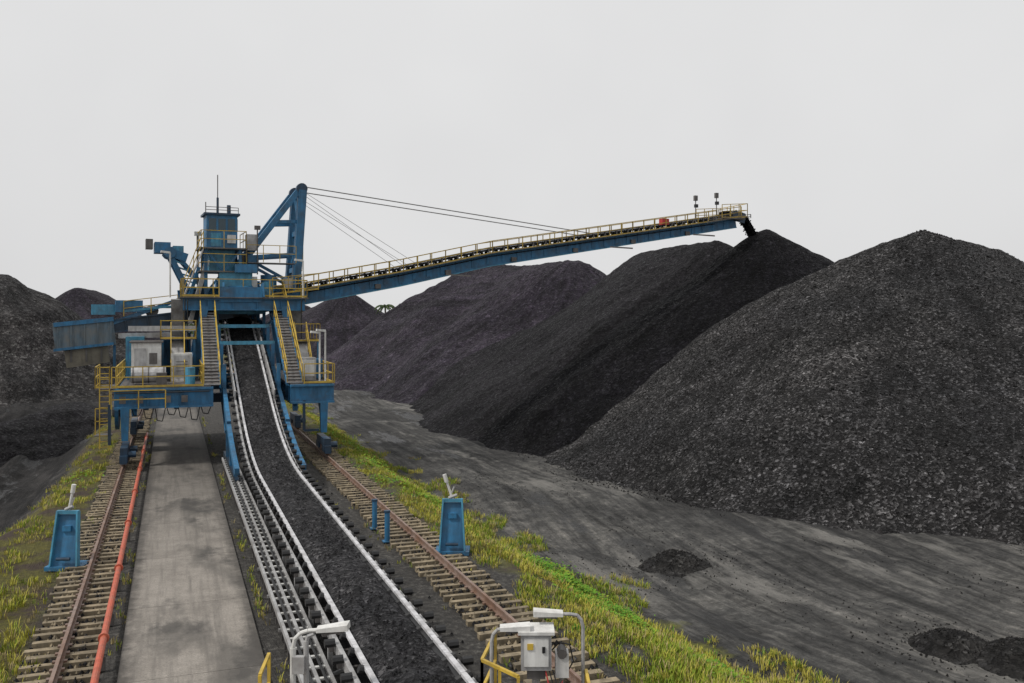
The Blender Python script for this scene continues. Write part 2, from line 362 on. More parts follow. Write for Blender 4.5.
# ---------------------------------------------------------------- ground conveyor
def bz(Y):
    if Y<36: return 1.15
    if Y<47: return 1.15+.33*(Y-36)**2/22
    return 1.15+.33*5.5+.33*(Y-47)
CX=4.0
frame_=Mb(); idl=Mb(); belt=Mb(); coalm=Mb(); cat=Mb()
Ys=[ -4+i*.5 for i in range(int((61.5+4)/.5)+1)]
for a,b_ in zip(Ys[::2],Ys[2::2]):
    for sx_ in(-1,1):
        frame_.beam((CX+sx_*.96,a,bz(a)-.12),(CX+sx_*.96,b_,bz(b_)-.12),.09,.2,STEEL)
        frame_.beam((CX+sx_*.76,a,bz(a)+.14),(CX+sx_*.76,b_-.01,bz(b_)+.14),.10,.06,EDGE)
y=-3
while y<60:
    z=bz(y)
    for sx_ in(-1,1):
        idl.cyl((CX+sx_*.42,y,z-.08),(CX+sx_*.9,y,z+.13),.08,BLACK,8)
        idl.cyl((CX+sx_*1.02,y,z+.0),(CX+sx_*1.22,y,z+.0),.085,BLACK,8)
        idl.box((CX+sx_*1.08,y,z-.1),(.1,.1,.12),DSTEEL)
    idl.beam((CX-1,y,z-.2),(CX+1,y,z-.2),.08,.08,DSTEEL)
    y+=.9
y=-3
while y<36:
    for sx_ in(-1,1): frame_.box((CX+sx_*.96,y,.45),(.1,.1,.9),STEEL); frame_.box((CX+sx_*.96,y,.02),(.3,.3,.06),DSTEEL)
    frame_.beam((CX-1,y,.15),(CX+1,y,.8),.06,.06,STEEL)
    frame_.beam((CX-1.0,y,.3),(2.3,y,.3),.07,.07,STEEL)
    idl.cyl((CX-.9,y+.5,.55),(CX+.9,y+.5,.55),.07,BLACK,8)
    y+=2.7
belt.box((CX,15,.62),(1.4,60,.03),BLACK)
prof=[(-.8,.10),(-.42,-.10),(.42,-.10),(.8,.10)]
vs=[];Yb=[-4+i*.5 for i in range(132)]
for y in Yb:
    for p in prof: vs.append((CX+p[0],y,bz(y)+p[1]))
belt.add(vs,[(j*4+i,j*4+i+1,j*4+i+5,j*4+i+4) for j in range(len(Yb)-1) for i in range(3)],BLACK)
vs=[];nc=15; Yc=[-4+i*.12 for i in range(int(65.4/.12))]
for y in Yc:
    for i in range(nc):
        t=i/(nc-1)*2-1
        n=noise.fractal(Vector((t*2.6,y*1.7,2)),1,2.2,4)*.06+noise.noise(Vector((t,y*.25,0)))*.06
        edge=1-t*t
        vs.append((CX+t*(.66+.05*noise.noise(Vector((y*1.3,0,t)))),y,bz(y)+.05+.17*edge+n*min(1,edge*3)))
coalm.add(vs,[(j*nc+i,j*nc+i+1,(j+1)*nc+i+1,(j+1)*nc+i) for j in range(len(Yc)-1) for i in range(nc-1)],COAL_B)
for i in range(2600):
    y=10+38*random.random()**1.3; t=random.uniform(-.9,.9); s=random.uniform(.015,.04); z=bz(y)+.06+.17*(1-t*t); x=CX+t*.62
    coalm.add([(x-s,y,z),(x,y-s,z),(x+s,y,z),(x,y+s,z),(x,y,z+s*1.2)],[(0,1,4),(1,2,4),(2,3,4),(3,0,4)],COAL_B)
# spillage heaped beside the conveyor
for i in range(3800):
    y=8+42*random.random()**1.3; x=CX+random.choice((-1,1))*random.gauss(1.35,.35); s=random.uniform(.015,.055)
    if abs(x-CX)<1.05 or x<3.05: continue
    coalm.add([(x-s,y,0),(x,y-s,0),(x+s,y,0),(x,y+s,0),(x,y,s*1.2)],[(0,1,4),(1,2,4),(2,3,4),(3,0,4)],COAL_B)
for X in(2.35,2.62,2.9): cat.beam((X,-4,.5),(X,47,.5),.07,.13,STEEL)
y=-4
while y<47:
    cat.beam((2.35,y,.52),(2.9,y,.52),.09,.04,WHITE)
    cat.box((2.62,y+.2,.24),(.5,.07,.45),DSTEEL)
    y+=.6
for X,r_ in((2.48,.035),(2.76,.03)): cat.cyl((X,-4,.6),(X,47,.6),r_,BLACK,6)
cat.beam((3.0,-4,.25),(3.0,47,.25),.04,.12,DSTEEL)
group('belt_conveyor',[('frame',frame_,T),('idlers',idl,T),('belt',belt,T),('coal_load',coalm,T),('cable_tray',cat,T)],T@Vector((CX,25,0)))

# ---------------------------------------------------------------- stacker
ch=Mb()
ch.ibeam((-2.7,49,3.45),(2.0,49,3.45),.5,1.0,BLUE)
ch.ibeam((-2.35,49.3,3.4),(-2.35,61,3.4),.5,1.0,BLUE)
ch.ibeam((1.75,49.3,3.4),(1.75,61,3.4),.5,1.0,BLUE)
ch.ibeam((-2.7,61.3,3.4),(8.4,61.3,3.4),.5,1.0,BLUE)
ch.ibeam((5.9,49,3.45),(8.2,49,3.45),.5,1.0,BLUE)
ch.ibeam((7.75,49.3,3.4),(7.75,61,3.4),.5,1.0,BLUE)
ch.ibeam((6.2,49.3,3.4),(6.2,61,3.4),.5,1.0,BLUE)
ch.beam((1.7,52.5,3.1),(6.3,52.5,3.1),.5,.5,DBLUE)
ch.box((-.3,55,3.98),(4.4,12,.06),DSTEEL); ch.box((7.0,55,3.98),(2.2,12,.06),DSTEEL)
for x in(-1.2,.2): ch.beam((x,49,2.95),(x,61,2.95),.2,.2,DBLUE)
for Y in(51,53,55,57,59): ch.beam((-2.2,Y,3.1),(1.6,Y,3.1),.15,.3,DBLUE)
for X in(-2.2,7.65):
    for Y in(49,61):
        ch.beam((X,Y,3.0),(X,Y,1.35),.42,.5,BLUE,.3,.36)
        ch.beam((X,Y,1.6),(X,Y+1.6*(1 if Y<55 else -1),3.1),.16,.16,BLUE)
        ch.beam((X,Y-1.3,.95),(X,Y+1.3,.95),.34,.4,DBLUE)
        for k in(-1,1):
            ch.beam((X,Y+k*1.0-.45,.62),(X,Y+k*1.0+.45,.62),.38,.34,DBLUE)
            for j in(-.3,.3): ch.cyl((X-.09,Y+k+j,.5),(X+.09,Y+k+j,.5),.215,RUST,14)
            ch.cyl((X+.2,Y+k,.8),(X+.55,Y+k,.8),.16,DBLUE,10)
        ch.box((X,Y-1.5,.6),(.3,.15,.4),DBLUE)
ch.beam((-2.9,48.8,3.2),(-2.9,48.8,1.2),.14,.14,DBLUE); ch.beam((6.6,48.9,3.1),(6.6,48.9,1.5),.14,.14,DBLUE)
ch.beam((6.6,48.9,1.5),(7.4,48.9,1.5),.12,.12,DBLUE)
for X in(1.2,7.0):
    for Y in(56,63.5):
        ch.beam((X,Y,3.9),(X+(.6 if X<4 else -.6),Y,8.2),.42,.42,BLUE)
    ch.beam((X,56,4.2),(X+(.6 if X<4 else -.6),63.5,8.0),.2,.2,BLUE)
    ch.beam((X,63.5,4.2),(X+(.6 if X<4 else -.6),56,8.0),.2,.2,BLUE)
ch.beam((1.5,57,4.5),(6.7,63.5,7.5),.16,.16,BLUE)
ch.ibeam((.6,56,8.3),(7.6,56,8.3),.4,.7,BLUE); ch.ibeam((.6,63.5,8.3),(7.6,63.5,8.3),.4,.7,BLUE)
ch.ibeam((.8,56.3,8.3),(.8,63.2,8.3),.4,.7,BLUE); ch.ibeam((7.3,56.3,8.3),(7.3,63.2,8.3),.4,.7,BLUE)
ch.box((4.1,59.8,8.7),(7.4,8.4,.06),DSTEEL)
for Y in(50,53,55.8,58.3):
    z=bz(Y)
    for s_ in(-1,1): ch.beam((CX+s_*1.4,Y,max(3.2,z-1.4)),(CX+s_*1.4,Y,z+1.1),.18,.22,BLUE)
    if Y!=50: ch.beam((CX-1.5,Y,z+1.15),(CX+1.5,Y,z+1.15),.18,.2,CYAN)
for s_ in(-1,1):
    prev=None
    for Y in [40+i for i in range(0,22)]:
        p=(CX+s_*1.4,Y,bz(Y)-.45)
        if prev: ch.beam(prev,p,.2,.3 if Y<47 else .55,BLUE)
        prev=p
        if Y>47: ch.beam((CX+s_*1.4,Y,bz(Y)-1.6),(CX+s_*1.4,Y+.8,bz(Y)-.6),.1,.1,DBLUE); ch.beam((CX+s_*1.4,Y,bz(Y)-1.6),(CX+s_*1.4,Y,bz(Y)-.6),.1,.1,DBLUE)
    ch.beam((CX+s_*1.4,48,bz(48)-1.6),(CX+s_*1.4,61,bz(61)-1.6),.16,.16,BLUE)
    for Y in(41,44,47):
        ch.beam((CX+s_*1.4,Y,.25),(CX+s_*1.4,Y,bz(Y)-.4),.16,.16,BLUE)
        ch.cyl((CX+s_*1.3,Y,.25),(CX+s_*1.5,Y,.25),.22,DSTEEL,12)
    ch.beam((CX+s_*1.4,40,.5),(CX+s_*1.4,49,.5),.2,.2,DBLUE)
for s_ in(-1,1):
    ch.beam((CX+s_*.98,48,bz(48)+.25),(CX+s_*.98,60,bz(60)+.25),.06,.5,STEEL)
ch.box((CX,61.8,8.6),(2.7,2.6,2.6),BLUE); ch.box((CX,60.45,8.0),(1.9,.12,1.0),BLACK)  # black slab on the housing face stands for the shade inside the opening
ch.beam((CX-1.3,60.2,9.2),(CX+1.3,60.2,9.2),.3,.35,CYAN)
ch.box((CX-.4,57.6,9.6),(1.9,1.4,1.5),CYAN); ch.box((CX+.2,57.0,10.5),(1.3,1.0,.5),BLUE); ch.cyl((CX-.8,56.8,9.1),(CX+.6,56.8,9.1),.35,BLUE,14)
ch.box((CX-.2,55.9,8.9),(2.4,.1,.9),BLUE)
for s_ in(-1,1): ch.beam((CX+s_*1.15,56.0,9.2),(CX+s_*.8,59.8,7.9),.12,.9,BLUE)
ch.cyl((CX,59.8,8.7),(CX,59.8,9.3),1.9,DBLUE,28)
wk=Mb(); rl=Mb()
def walk(X,y0,z0,y1,z1,w=.9):
    wk.beam((X,y0,z0),(X,y1,z1),w,.05,DSTEEL)
    for s_ in(-1,1): wk.beam((X+s_*w/2,y0,z0-.06),(X+s_*w/2,y1,z1-.06),.07,.2,BLUE)
    n=int((y1-y0)/.3)
    for i in range(n):
        t=i/n; wk.beam((X-w/2,y0+(y1-y0)*t,z0+(z1-z0)*t+.06),(X+w/2,y0+(y1-y0)*t,z0+(z1-z0)*t+.06),.16,.04,STEEL)
    for s_ in(-1,1): rl.rail([(X+s_*w/2,y0,z0),(X+s_*w/2,y1,z1)],toe=False,step=1.2,t=.045)
walk(1.95,49.2,4.0,58,8.7,.8); walk(6.15,49.2,4.0,58,8.7,.8)
rl.rail([(-2.8,48.8,4),(1.5,48.8,4)]); rl.rail([(-2.6,48.8,4),(-2.6,61,4)]); rl.rail([(1.5,50,4),(1.5,56,4)])
rl.rail([(6.6,48.8,4),(8.2,48.8,4)]); rl.rail([(8.1,48.8,4),(8.1,61,4)])
rl.rail([(-2.8,48.4,3.0),(-.3,48.4,3.0)],h=.9,toe=False)
rl.rail([(.5,55.7,8.74),(2.6,55.7,8.74)]); rl.rail([(5.5,55.7,8.74),(7.7,55.7,8.74)]); rl.rail([(7.7,55.7,8.74),(7.7,64,8.74)]); rl.rail([(.5,55.7,8.74),(.5,64,8.74)])
for X in(-3.35,-2.9): rl.beam((X,48.9,1.0),(X,48.9,5.1),.05,.05,YEL)
for i in range(14): rl.beam((-3.35,48.9,1.1+i*.28),(-2.9,48.9,1.1+i*.28),.035,.035,YEL)
wk.box((-3.1,50.5,3.95),(.9,3.2,.06),DSTEEL); rl.rail([(-3.55,48.9,4),(-3.55,52,4)]); rl.rail([(-3.55,48.9,4),(-2.9,48.9,4)])
rl.rail([(-3.55,49,1.7),(-2.9,49,1.7)],h=1.3,toe=False); wk.box((-3.2,49.3,1.65),(.8,.8,.05),DSTEEL)
for X0,X1,z in((-.6,1.3,6.3),(6.6,8.3,6.1)):
    wk.box(((X0+X1)/2,56.5,z),(X1-X0,4,.06),DSTEEL); rl.rail([(X0,54.5,z),(X1,54.5,z),(X1,58.5,z)],t=.045); rl.rail([(X0,54.5,z),(X0,58.5,z)],t=.045)
    for X in(X0+.1,X1-.1): wk.beam((X,54.6,4),(X,54.6,z),.12,.12,BLUE)
for X,s_ in((7.2,1),(.3,-1)):
    wk.beam((X,52.5,4.0),(X,55.0,6.2),.7,.06,STEEL); rl.rail([(X-.35,52.5,4.0),(X-.35,55,6.2)],toe=False,step=1,t=.045); rl.rail([(X+.35,52.5,4.0),(X+.35,55,6.2)],toe=False,step=1,t=.045)
    wk.beam((X,58.3,6.2),(X,56.2,8.6),.7,.06,STEEL); rl.rail([(X+.35,58.3,6.2),(X+.35,56.2,8.6)],toe=False,step=1,t=.045)
for X in(-2.3,-1.1,.1,1.2): wk.beam((X,55,4.0),(X,55,6.2),.1,.1,BLUE)
wk.beam((-2.3,55,6.9),(1.3,55,6.9),.2,.3,STEEL)
eh=Mb()
eh.box((-1.3,54,5.1),(1.5,2.6,2.1),WHITE); eh.box((-1.3,54,6.19),(1.7,2.8,.08),DSTEEL)
eh.box((-1.6,52.67,5.0),(.6,.06,1.7),STEEL); eh.box((-.95,52.67,5.3),(.4,.06,.6),DSTEEL)
eh.box((.5,53.5,4.8),(1.1,1.6,1.5),WHITE); eh.box((.5,52.68,4.9),(.8,.04,1.1),STEEL)
for k in range(4): eh.box((.5,52.65,4.6+.17*k),(.6,.02,.03),DSTEEL)
eh.cyl((-2.0,51.2,4.5),(-.3,51.2,4.5),.42,STEEL,16)
for X in(-1.9,-1.15,-.4): eh.cyl((X-.03,51.2,4.5),(X+.03,51.2,4.5),.44,DSTEEL,16)
eh.box((7.1,51.5,4.65),(.9,1.0,1.25),STEEL); eh.box((7.1,50.97,4.7),(.7,.05,.9),WHITE); eh.box((7.8,52.5,4.6),(.5,1.0,1.1),BLUE)
eh.box((-2.0,57.5,5.2),(1.0,2.0,2.4),CYAN); eh.box((.2,60.5,5.3),(1.8,1.6,2.6),BLUE)
eh.box((-.5,50.3,4.35),(.5,.5,.6),DSTEEL); eh.cyl((.9,50.3,4.0),(.9,50.3,4.9),.25,CYAN,12)
for X,Y,z0,z1 in((7.9,50,4,6.8),(7.6,50,4,6.7),(-.1,56,8.7,11.3),(7.5,56,8.7,11)):
    eh.cyl((X,Y,z0),(X,Y,z1),.05,WHITE,6); eh.beam((X,Y,z1),(X-.5,Y-.1,z1+.05),.16,.12,WHITE)
for X in(.7,.85,7.35): eh.tube([(X,55.6,8.6),(X,55.6,6.5),(X+.1,54.4,4.1)],.04,BLACK,5)
for X in(-2.3,-1.5,-.2,.6): eh.box((X,48.72,3.4),(.3,.08,.35),DSTEEL)
eh.tube([(-2.6,48.7,3.75),(1.8,48.7,3.75)],.03,BLACK,5)
for k in range(7): # hoses hanging under the portal
    X=-1.9+.55*k; eh.tube([(X,49.1,2.95),(X+.1,49.1,2.6-.15*(k%3)),(X+.35,49.1,2.55-.15*(k%3)),(X+.5,49.1,2.95)],.025,BLACK,5)
eh.cyl((-2.95,55,2.4),(-2.75,55,2.4),1.15,BLUE,24); eh.cyl((-3.1,55,2.4),(-2.6,55,2.4),.45,DSTEEL,16)

def top(a):
    pts=[(-2,8.9),(0,9.4),(10,11.3),(16.5,12.75),(41.2,16.75)]
    for (a0,z0),(a1,z1) in zip(pts,pts[1:]):
        if a<=a1: return z0+(z1-z0)*(a-a0)/(a1-a0)
    return pts[-1][1]
bm=Mb(); bb=Mb(); br=Mb()
TIP=38.2
A=[0,3,6,10,13,16.5,20,24,28,32,36,TIP]
for a0,a1 in zip(A,A[1:]):
    h0=.95-.25*a0/41; h1=.95-.25*a1/41
    for bside in(-.85,.85):
        bm.beam((a0,bside,top(a0)-.75-h0/2),(a1,bside,top(a1)-.75-h1/2),.08,h0,BLUE,.08,h1)
        for k in(0,1): bm.beam((a0,bside,top(a0)-.75-h0*k),(a1,bside,top(a1)-.75-h1*k),.3,.07,CYAN)
        bm.beam((a0,bside,top(a0)-.3),(a1,bside,top(a1)-.3),.1,.1,DSTEEL)
    n=max(1,int((a1-a0)/.9))
    for i in range(n):
        a=a0+(a1-a0)*i/n; t=top(a)
        bm.beam((a,-.9,t-1.15),(a,.9,t-1.15),.08,.1,DBLUE)
        for s_ in(-1,1):
            bm.beam((a,s_*.9,t-.78),(a,s_*.9,t-1.45),.3,.06,BLUE)
            bb.beam((a,s_*.9,t-.75),(a,s_*.9,t-.3),.08,.08,DSTEEL)
            bb.cyl((a,s_*.3,t-.62),(a,s_*.88,t-.4),.1,BLACK,6)
        if i%2==0: bm.beam((a,-.85,t-1.2),(a+(a1-a0)/n,.85,t-1.2),.08,.08,DBLUE)
    bb.beam((a0,0,top(a0)-.45),(a1,0,top(a1)-.45),1.3,.14,COAL_B)
    bb.beam((a0,0,top(a0)-.95),(a1,0,top(a1)-.95),1.2,.03,BLACK)
    for bs in(-1.55,1.55):
        bm.beam((a0,bs*.82,top(a0)-.72),(a1,bs*.82,top(a1)-.72),.62,.05,DSTEEL)
        br.rail([(a0,bs,top(a0)-.75),(a1,bs,top(a1)-.75)],h=.9,step=1.1,t=.055)
zt=top(TIP)
bm.box((TIP-.8,0,zt-.85),(2.2,3.4,.1),DSTEEL)
br.rail([(TIP-2,-1.7,zt-.9),(TIP+.5,-1.7,zt-.7),(TIP+.5,1.7,zt-.7),(TIP-2,1.7,zt-.9)],h=1.1,step=.8,t=.045)
bb.cyl((TIP,-.75,zt-.55),(TIP,.75,zt-.55),.42,DSTEEL,16)
for s_ in(-.9,.9): bm.beam((TIP-.3,s_,zt-.5),(TIP+.9,s_,zt-.7),.08,.8,DBLUE)
for a in(33.8,35.8):
    z=top(a); bm.cyl((a,-1.5,z-.7),(a,-1.5,z+1.35),.04,DSTEEL,6)
    bm.box((a,-1.5,z+1.3),(.26,.22,.4),DSTEEL); bm.box((a+.05,-1.5,z+.7),(.26,.2,.25),BLACK)
bb.box((31.0,-1.3,top(31)-.2),(.6,.5,.45),REDP)
br.rail([(34.5,-2.1,top(35)-.9),(TIP+.5,-2.1,zt-.8)],h=.3,step=3,toe=False,mat=DSTEEL)
for a in(13,26,33.5): bm.beam((a,-1.6,top(a)-1.5),(a+1.6,-2.2,top(a)-1.6),.08,.1,DSTEEL)
for a in(3,8,13,18,23,28,33): bm.box((a+.4,-1.0,top(a)-1.3),(.4,.12,.3),DSTEEL)
bm.tube([(a,-.98,top(a)-.92) for a in(0,10,16.5,36)],.035,BLACK,5)
cs=Mb(); P=[]
for i in range(9):
    t=i/8; P.append((TIP+.4+t*2.1,0,zt-.2-t*t*2.0+.1*t))
for p,q in zip(P,P[1:]): cs.beam(p,q,.8,.3,COAL_C)
cs.beam(P[0],(TIP-.6,0,zt-.2),.9,.2,COAL_C)
for i in range(520):
    t=random.random(); x=TIP+.4+t*2.15+random.uniform(-.15,.25); z=zt-.2-t*t*2+random.uniform(-.25,.2)
    cs.box((x,random.uniform(-.5,.5),z),(.08,.08,.08),COAL_C)
py=Mb()
for s_ in(-1.15,1.15):
    py.beam((2.9,s_,9.0),(3.35,s_,15.7),.5,.55,BLUE)
    py.beam((-1.8,s_,9.0),(3.05,s_,15.6),.36,.36,BLUE)
    py.beam((-.2,s_,11.3),(3.1,s_,11.6),.22,.22,BLUE); py.beam((1.5,s_,13.6),(3.2,s_,13.7),.2,.2,BLUE)
    py.beam((-.2,s_,11.3),(2.95,s_,9.6),.18,.18,BLUE)
    py.cyl((3.3,s_-.2,15.8),(3.3,s_+.2,15.8),.35,DBLUE,14)
for z,a in((15.6,3.3),(13.0,3.2),(10.6,3.0)): py.beam((a,-1.1,z),(a,1.1,z),.25,.3,BLUE)
py.beam((3.2,-1.1,13.0),(3.3,1.1,15.5),.14,.14,BLUE); py.beam((3.0,1.1,10.6),(3.2,-1.1,13.0),.14,.14,BLUE)
for k in range(22): py.beam((3.55,-.25,9.5+k*.28),(3.57,.25,9.5+k*.28),.04,.04,YEL)
for s_ in(-.25,.25): py.beam((3.55,s_,9.3),(3.6,s_,15.7),.05,.05,YEL)
ca=Mb(); CABLE=simple('wire_rope',(.25,.25,.25),amt=.2)
for s_ in(-1.15,1.15):
    for o in(-.09,.09):
        ca.cyl((3.3,s_+o,15.95),(25.2,s_*.8+o,top(25.2)-.4),.022,CABLE,5)
    ca.cyl((3.3,s_,15.7),(11.3,s_*.8,top(11.3)-.5),.015,CABLE,5)
    ca.cyl((3.3,s_,15.5),(10.4,s_*.8,top(10.4)-.5),.015,CABLE,5)
tf=Mb()
for s_ in(-1.3,1.3):
    tf.ibeam((-4,s_,8.9),(3.6,s_,9.3),.35,.7,BLUE)
for a in(-3.5,-1,1.2,3.2): tf.beam((a,-1.3,8.95),(a,1.3,8.95),.3,.5,BLUE)
for s_ in(-1.2,1.2):
    tf.ibeam((-1,s_,7.9),(-8.3,s_,6.95),.35,.8,DBLUE)
    tf.beam((-3.6,s_,8.8),(-7.8,s_,7.2),.18,.22,BLUE)
    tf.beam((-2,s_,8.9),(-2,s_,7.8),.2,.2,BLUE)
tf.box((-4.9,0,8.15),(5.2,2.6,.07),STEEL)
tf.beam((-7.5,-1.35,6.45),(-3.6,-1.35,6.5),.12,.3,STEEL); tf.beam((-7.2,-1.3,7.9),(-2,-1.3,8.5),.12,.12,CYAN)
for a in(-3,-4,-5,-6,-7): tf.beam((a,-1.35,6.5),(a,-1.35,7.2+.1*a),.08,.08,BLUE)
br.rail([(-7.2,-1.4,7.6),(-4.2,-1.4,8.0)],h=.9,toe=False,t=.045)
cw=Mb()
cw.beam((-7.7,0,6.75),(-10.9,0,6.4),2.9,1.6,GBLUE); cw.beam((-7.75,-1.5,7.45),(-10.9,-1.5,7.1),.14,.25,BLUE); cw.beam((-7.75,-1.5,6.0),(-10.9,-1.5,5.65),.14,.15,BLUE)
for i in range(5):
    a=-7.9-i*.7; cw.beam((a,-1.49,7.3-.09*i),(a,-1.49,6.05-.09*i),.08,.08,GBLUE)
cw.beam((-8.0,0,5.4),(-10.3,0,5.1),2.5,1.0,CW); cw.beam((-7.7,-1.0,5.9),(-7.7,-1.0,4.6),.15,.15,BLUE)
for a in(-8.4,-9.2,-10.0): cw.beam((a,-1.28,5.75),(a,-1.28,4.95),.1,.06,DSTEEL)
cw.box((-6.9,-.6,8.2),(1.5,1.5,.7),BLUE); cw.box((-8.3,-.2,8.0),(1.3,1.4,.6),CYAN); cw.cyl((-5.6,-1.0,7.95),(-5.6,1.0,7.95),.35,DSTEEL,14)
hd=Mb()
for s_ in(-.6,.6):
    hd.beam((-3.4,s_,8.9),(-4.7,s_,11.6),.26,.3,BLUE); hd.beam((-2.2,s_,9.0),(-4.2,s_,11.4),.16,.2,BLUE)
    hd.beam((-4.9,s_,11.6),(-3.6,s_,11.2),.3,.5,BLUE)
for z in(9.7,10.6): hd.beam((-3.8-(z-9.7)*.45,-.6,z),(-3.8-(z-9.7)*.45,.6,z),.18,.2,BLUE)
for k in range(6): hd.beam((-2.6-.3*k,-.62,9.2+.4*k),(-3.5-.2*k,-.62,9.4+.4*k),.08,.1,CYAN)
hd.box((-5.0,0,11.8),(.9,1.4,.65),BLUE); hd.box((-5.75,-.2,12.0),(.4,.8,.6),DSTEEL); hd.box((-4.1,0,11.7),(.6,1.3,.45),CYAN)
hd.cyl((-4.6,-.9,11.5),(-4.6,.9,11.5),.35,BLUE,14)
hd.cyl((-3.0,-.8,8.8),(-3.0,-.8,12.7),.05,DSTEEL,6); hd.box((-3.0,-.8,12.7),(.4,.2,.25),WHITE)
cb=Mb()
for a in(-2.7,-.7):
    for b_ in(-2.5,-.6): cb.beam((a,b_,8.9),(a,b_,11.7),.2,.2,BLUE)
cb.beam((-2.7,-2.5,9),(-.7,-2.5,11.6),.12,.12,BLUE); cb.beam((-.7,-2.5,9),(-2.7,-2.5,11.6),.12,.12,BLUE)
for z in(10.3,11.7):
    cb.box((-1.7,-1.6,z),(2.8,2.7,.08),DSTEEL)
    br.rail([(-3.0,-2.95,z),(-.4,-2.95,z),(-.4,-.3,z)],step=1.2,t=.04,toe=False); br.rail([(-3.0,-2.95,z),(-3.0,-.3,z)],step=1.2,t=.04,toe=False)
cb.box((-1.7,-1.3,11.0),(1.5,1.4,1.3),CYAN)
cb.box((-1.75,-1.5,12.75),(1.8,1.8,2.0),BLUE); cb.box((-1.75,-1.5,13.8),(2.1,2.1,.12),DBLUE)
br.rail([(-2.7,-2.45,13.86),(-.8,-2.45,13.86)],h=.35,step=.6,toe=False,t=.035,mat=DSTEEL)
for a in(-2.3,-1.75,-1.2): cb.box((a,-2.41,13.15),(.42,.03,.75),GLASS)
for b_ in(-2.0,-1.0): cb.box((-.84,b_,13.15),(.03,.7,.75),GLASS)
cb.box((-2.1,-2.41,12.25),(.6,.025,.8),CYAN); cb.box((-1.2,-2.44,12.3),(.5,.1,.5),WHITE)
cb.cyl((-1.9,-1.5,13.9),(-1.9,-1.5,16.3),.03,DSTEEL,6); cb.cyl((-1.9,-1.5,13.9),(-1.9,-1.5,14.9),.07,DBLUE,6); cb.cyl((-2.6,-1.5,13.9),(-2.6,-1.5,14.6),.03,DSTEEL,6); cb.cyl((-1.2,-1.2,13.9),(-1.2,-1.2,14.5),.12,DBLUE,8)
cb.box((.1,-1.4,12.2),(.6,.8,1.0),STEEL); cb.box((.1,-1.4,10.9),(.8,1.0,1.0),BLUE)
cb.beam((.1,-1.4,9.0),(.1,-1.4,11.7),.16,.16,BLUE); cb.cyl((.4,-2,10.2),(.4,-2,13.1),.04,DSTEEL,6); cb.box((.4,-2,13.1),(.35,.2,.25),DSTEEL)
cb.box((-.3,-1.7,9.6),(1.3,1.2,.9),WHITE); cb.cyl((1.2,-1.3,9.2),(1.2,-1.3,10.2),.5,BLUE,14)
cb.box((1.0,-2.2,9.3),(.6,.6,.9),CYAN); cb.box((2.4,-1.8,9.7),(.7,.5,.6),STEEL)
cb.beam((-4.0,-2.9,8.7),(-2.9,-2.9,11.6),.6,.06,STEEL); br.rail([(-4.0,-3.2,8.7),(-2.9,-3.2,11.6)],toe=False,t=.045)
cb.beam((-3.6,-2.4,7.2),(-2.6,-2.4,11.0),.35,.25,STEEL); cb.beam((-3.9,-1.6,7.6),(-3.0,-1.6,10.6),.2,.2,BLUE)
for k in range(4): cb.tube([(-.6+.1*k,-2.6,11.6),(-.55+.1*k,-2.65,9.8),(-.2+.2*k,-2.7,8.8)],.03,BLACK,5)
tf.box((-1.5,-2.2,8.75),(5.2,2.2,.06),DSTEEL); br.rail([(-4.1,-3.3,8.78),(1.1,-3.3,8.78)],t=.045)
br.rail([(1.1,-3.3,8.9),(4.2,-2.0,9.3)],step=1,t=.045)
tf.box((1.2,-1.9,10.9),(3.0,1.0,.06),DSTEEL); br.rail([(-.3,-2.4,10.95),(2.7,-2.4,10.95)],t=.04,step=1,toe=False)
tf.beam((-.3,-2.3,8.9),(-.3,-2.3,10.9),.1,.1,BLUE); tf.beam((2.6,-2.3,9.2),(2.6,-2.3,10.9),.1,.1,BLUE)
group('coal_stacker',[('gantry_chassis',ch,T),('walkways',wk,T),('handrails',rl,T),('electrical_cabinets',eh,T),('boom',bm,B),('boom_belt',bb,B),
 ('boom_handrails',br,B),('falling_coal',cs,B),('pylon',py,B),('stay_cables',ca,B),('turntable_frame',tf,B),('counterweight',cw,B),('rear_stay_head',hd,B),('operator_cab',cb,B)],T@Vector((3.5,55,0)))

# ---------------------------------------------------------------- blue rail anchors, posts
def anchor(X,Y,lean):
    M=Mb(); 
    M.box((0,0,.06),(1.08,.8,.12),BLUE)
    def tp(y0,y1,w0,w1,z0,z1,t,m_):
        vs=[(-w0/2,y0,z0),(w0/2,y0,z0),(w1/2,y1,z1),(-w1/2,y1,z1)]; vs+=[(a,b_+t,c) for a,b_,c in vs]
        M.add(vs,[(0,1,2,3),(7,6,5,4),(0,4,5,1),(1,5,6,2),(2,6,7,3),(3,7,4,0)],m_)
    tp(-.25,.0,.8,.6,.12,1.6,.06,BLUE)
    for s_ in(-1,1): M.beam((s_*.4,-.28,.12),(s_*.3,-.03,1.7),.05,.18,CYAN)
    M.beam((-.33,-.04,1.68),(.33,-.04,1.68),.12,.1,CYAN)
    M.beam((0,.6,.12),(0,.05,1.4),.08,.12,BLUE); M.cyl((-.2,-.34,.35),(.2,-.34,.35),.05,DBLUE,8)
    M.box((0,-.1,1.2),(.26,.1,.16),BLUE)
    M.cyl((0,0,1.7),(lean*.5,0,2.45),.04,WHITE,8); M.cyl((lean*.38,0,2.25),(lean*.53,0,2.5),.065,WHITE,10)
    M.cyl((-.1+lean*.05,-.03,1.75),(.14,-.03,1.85),.05,STEEL,8); M.cyl((lean*.15,0,1.8),(lean*.15+.12,0,2.1),.025,STEEL,6)
    single('rail_storm_anchor',M,T@Matrix.Translation((X,Y,.0))@Matrix.Rotation(-TH*1.0,4,'Z'))
anchor(-2.9,30.0,.3); anchor(8.4,27.6,-.5)
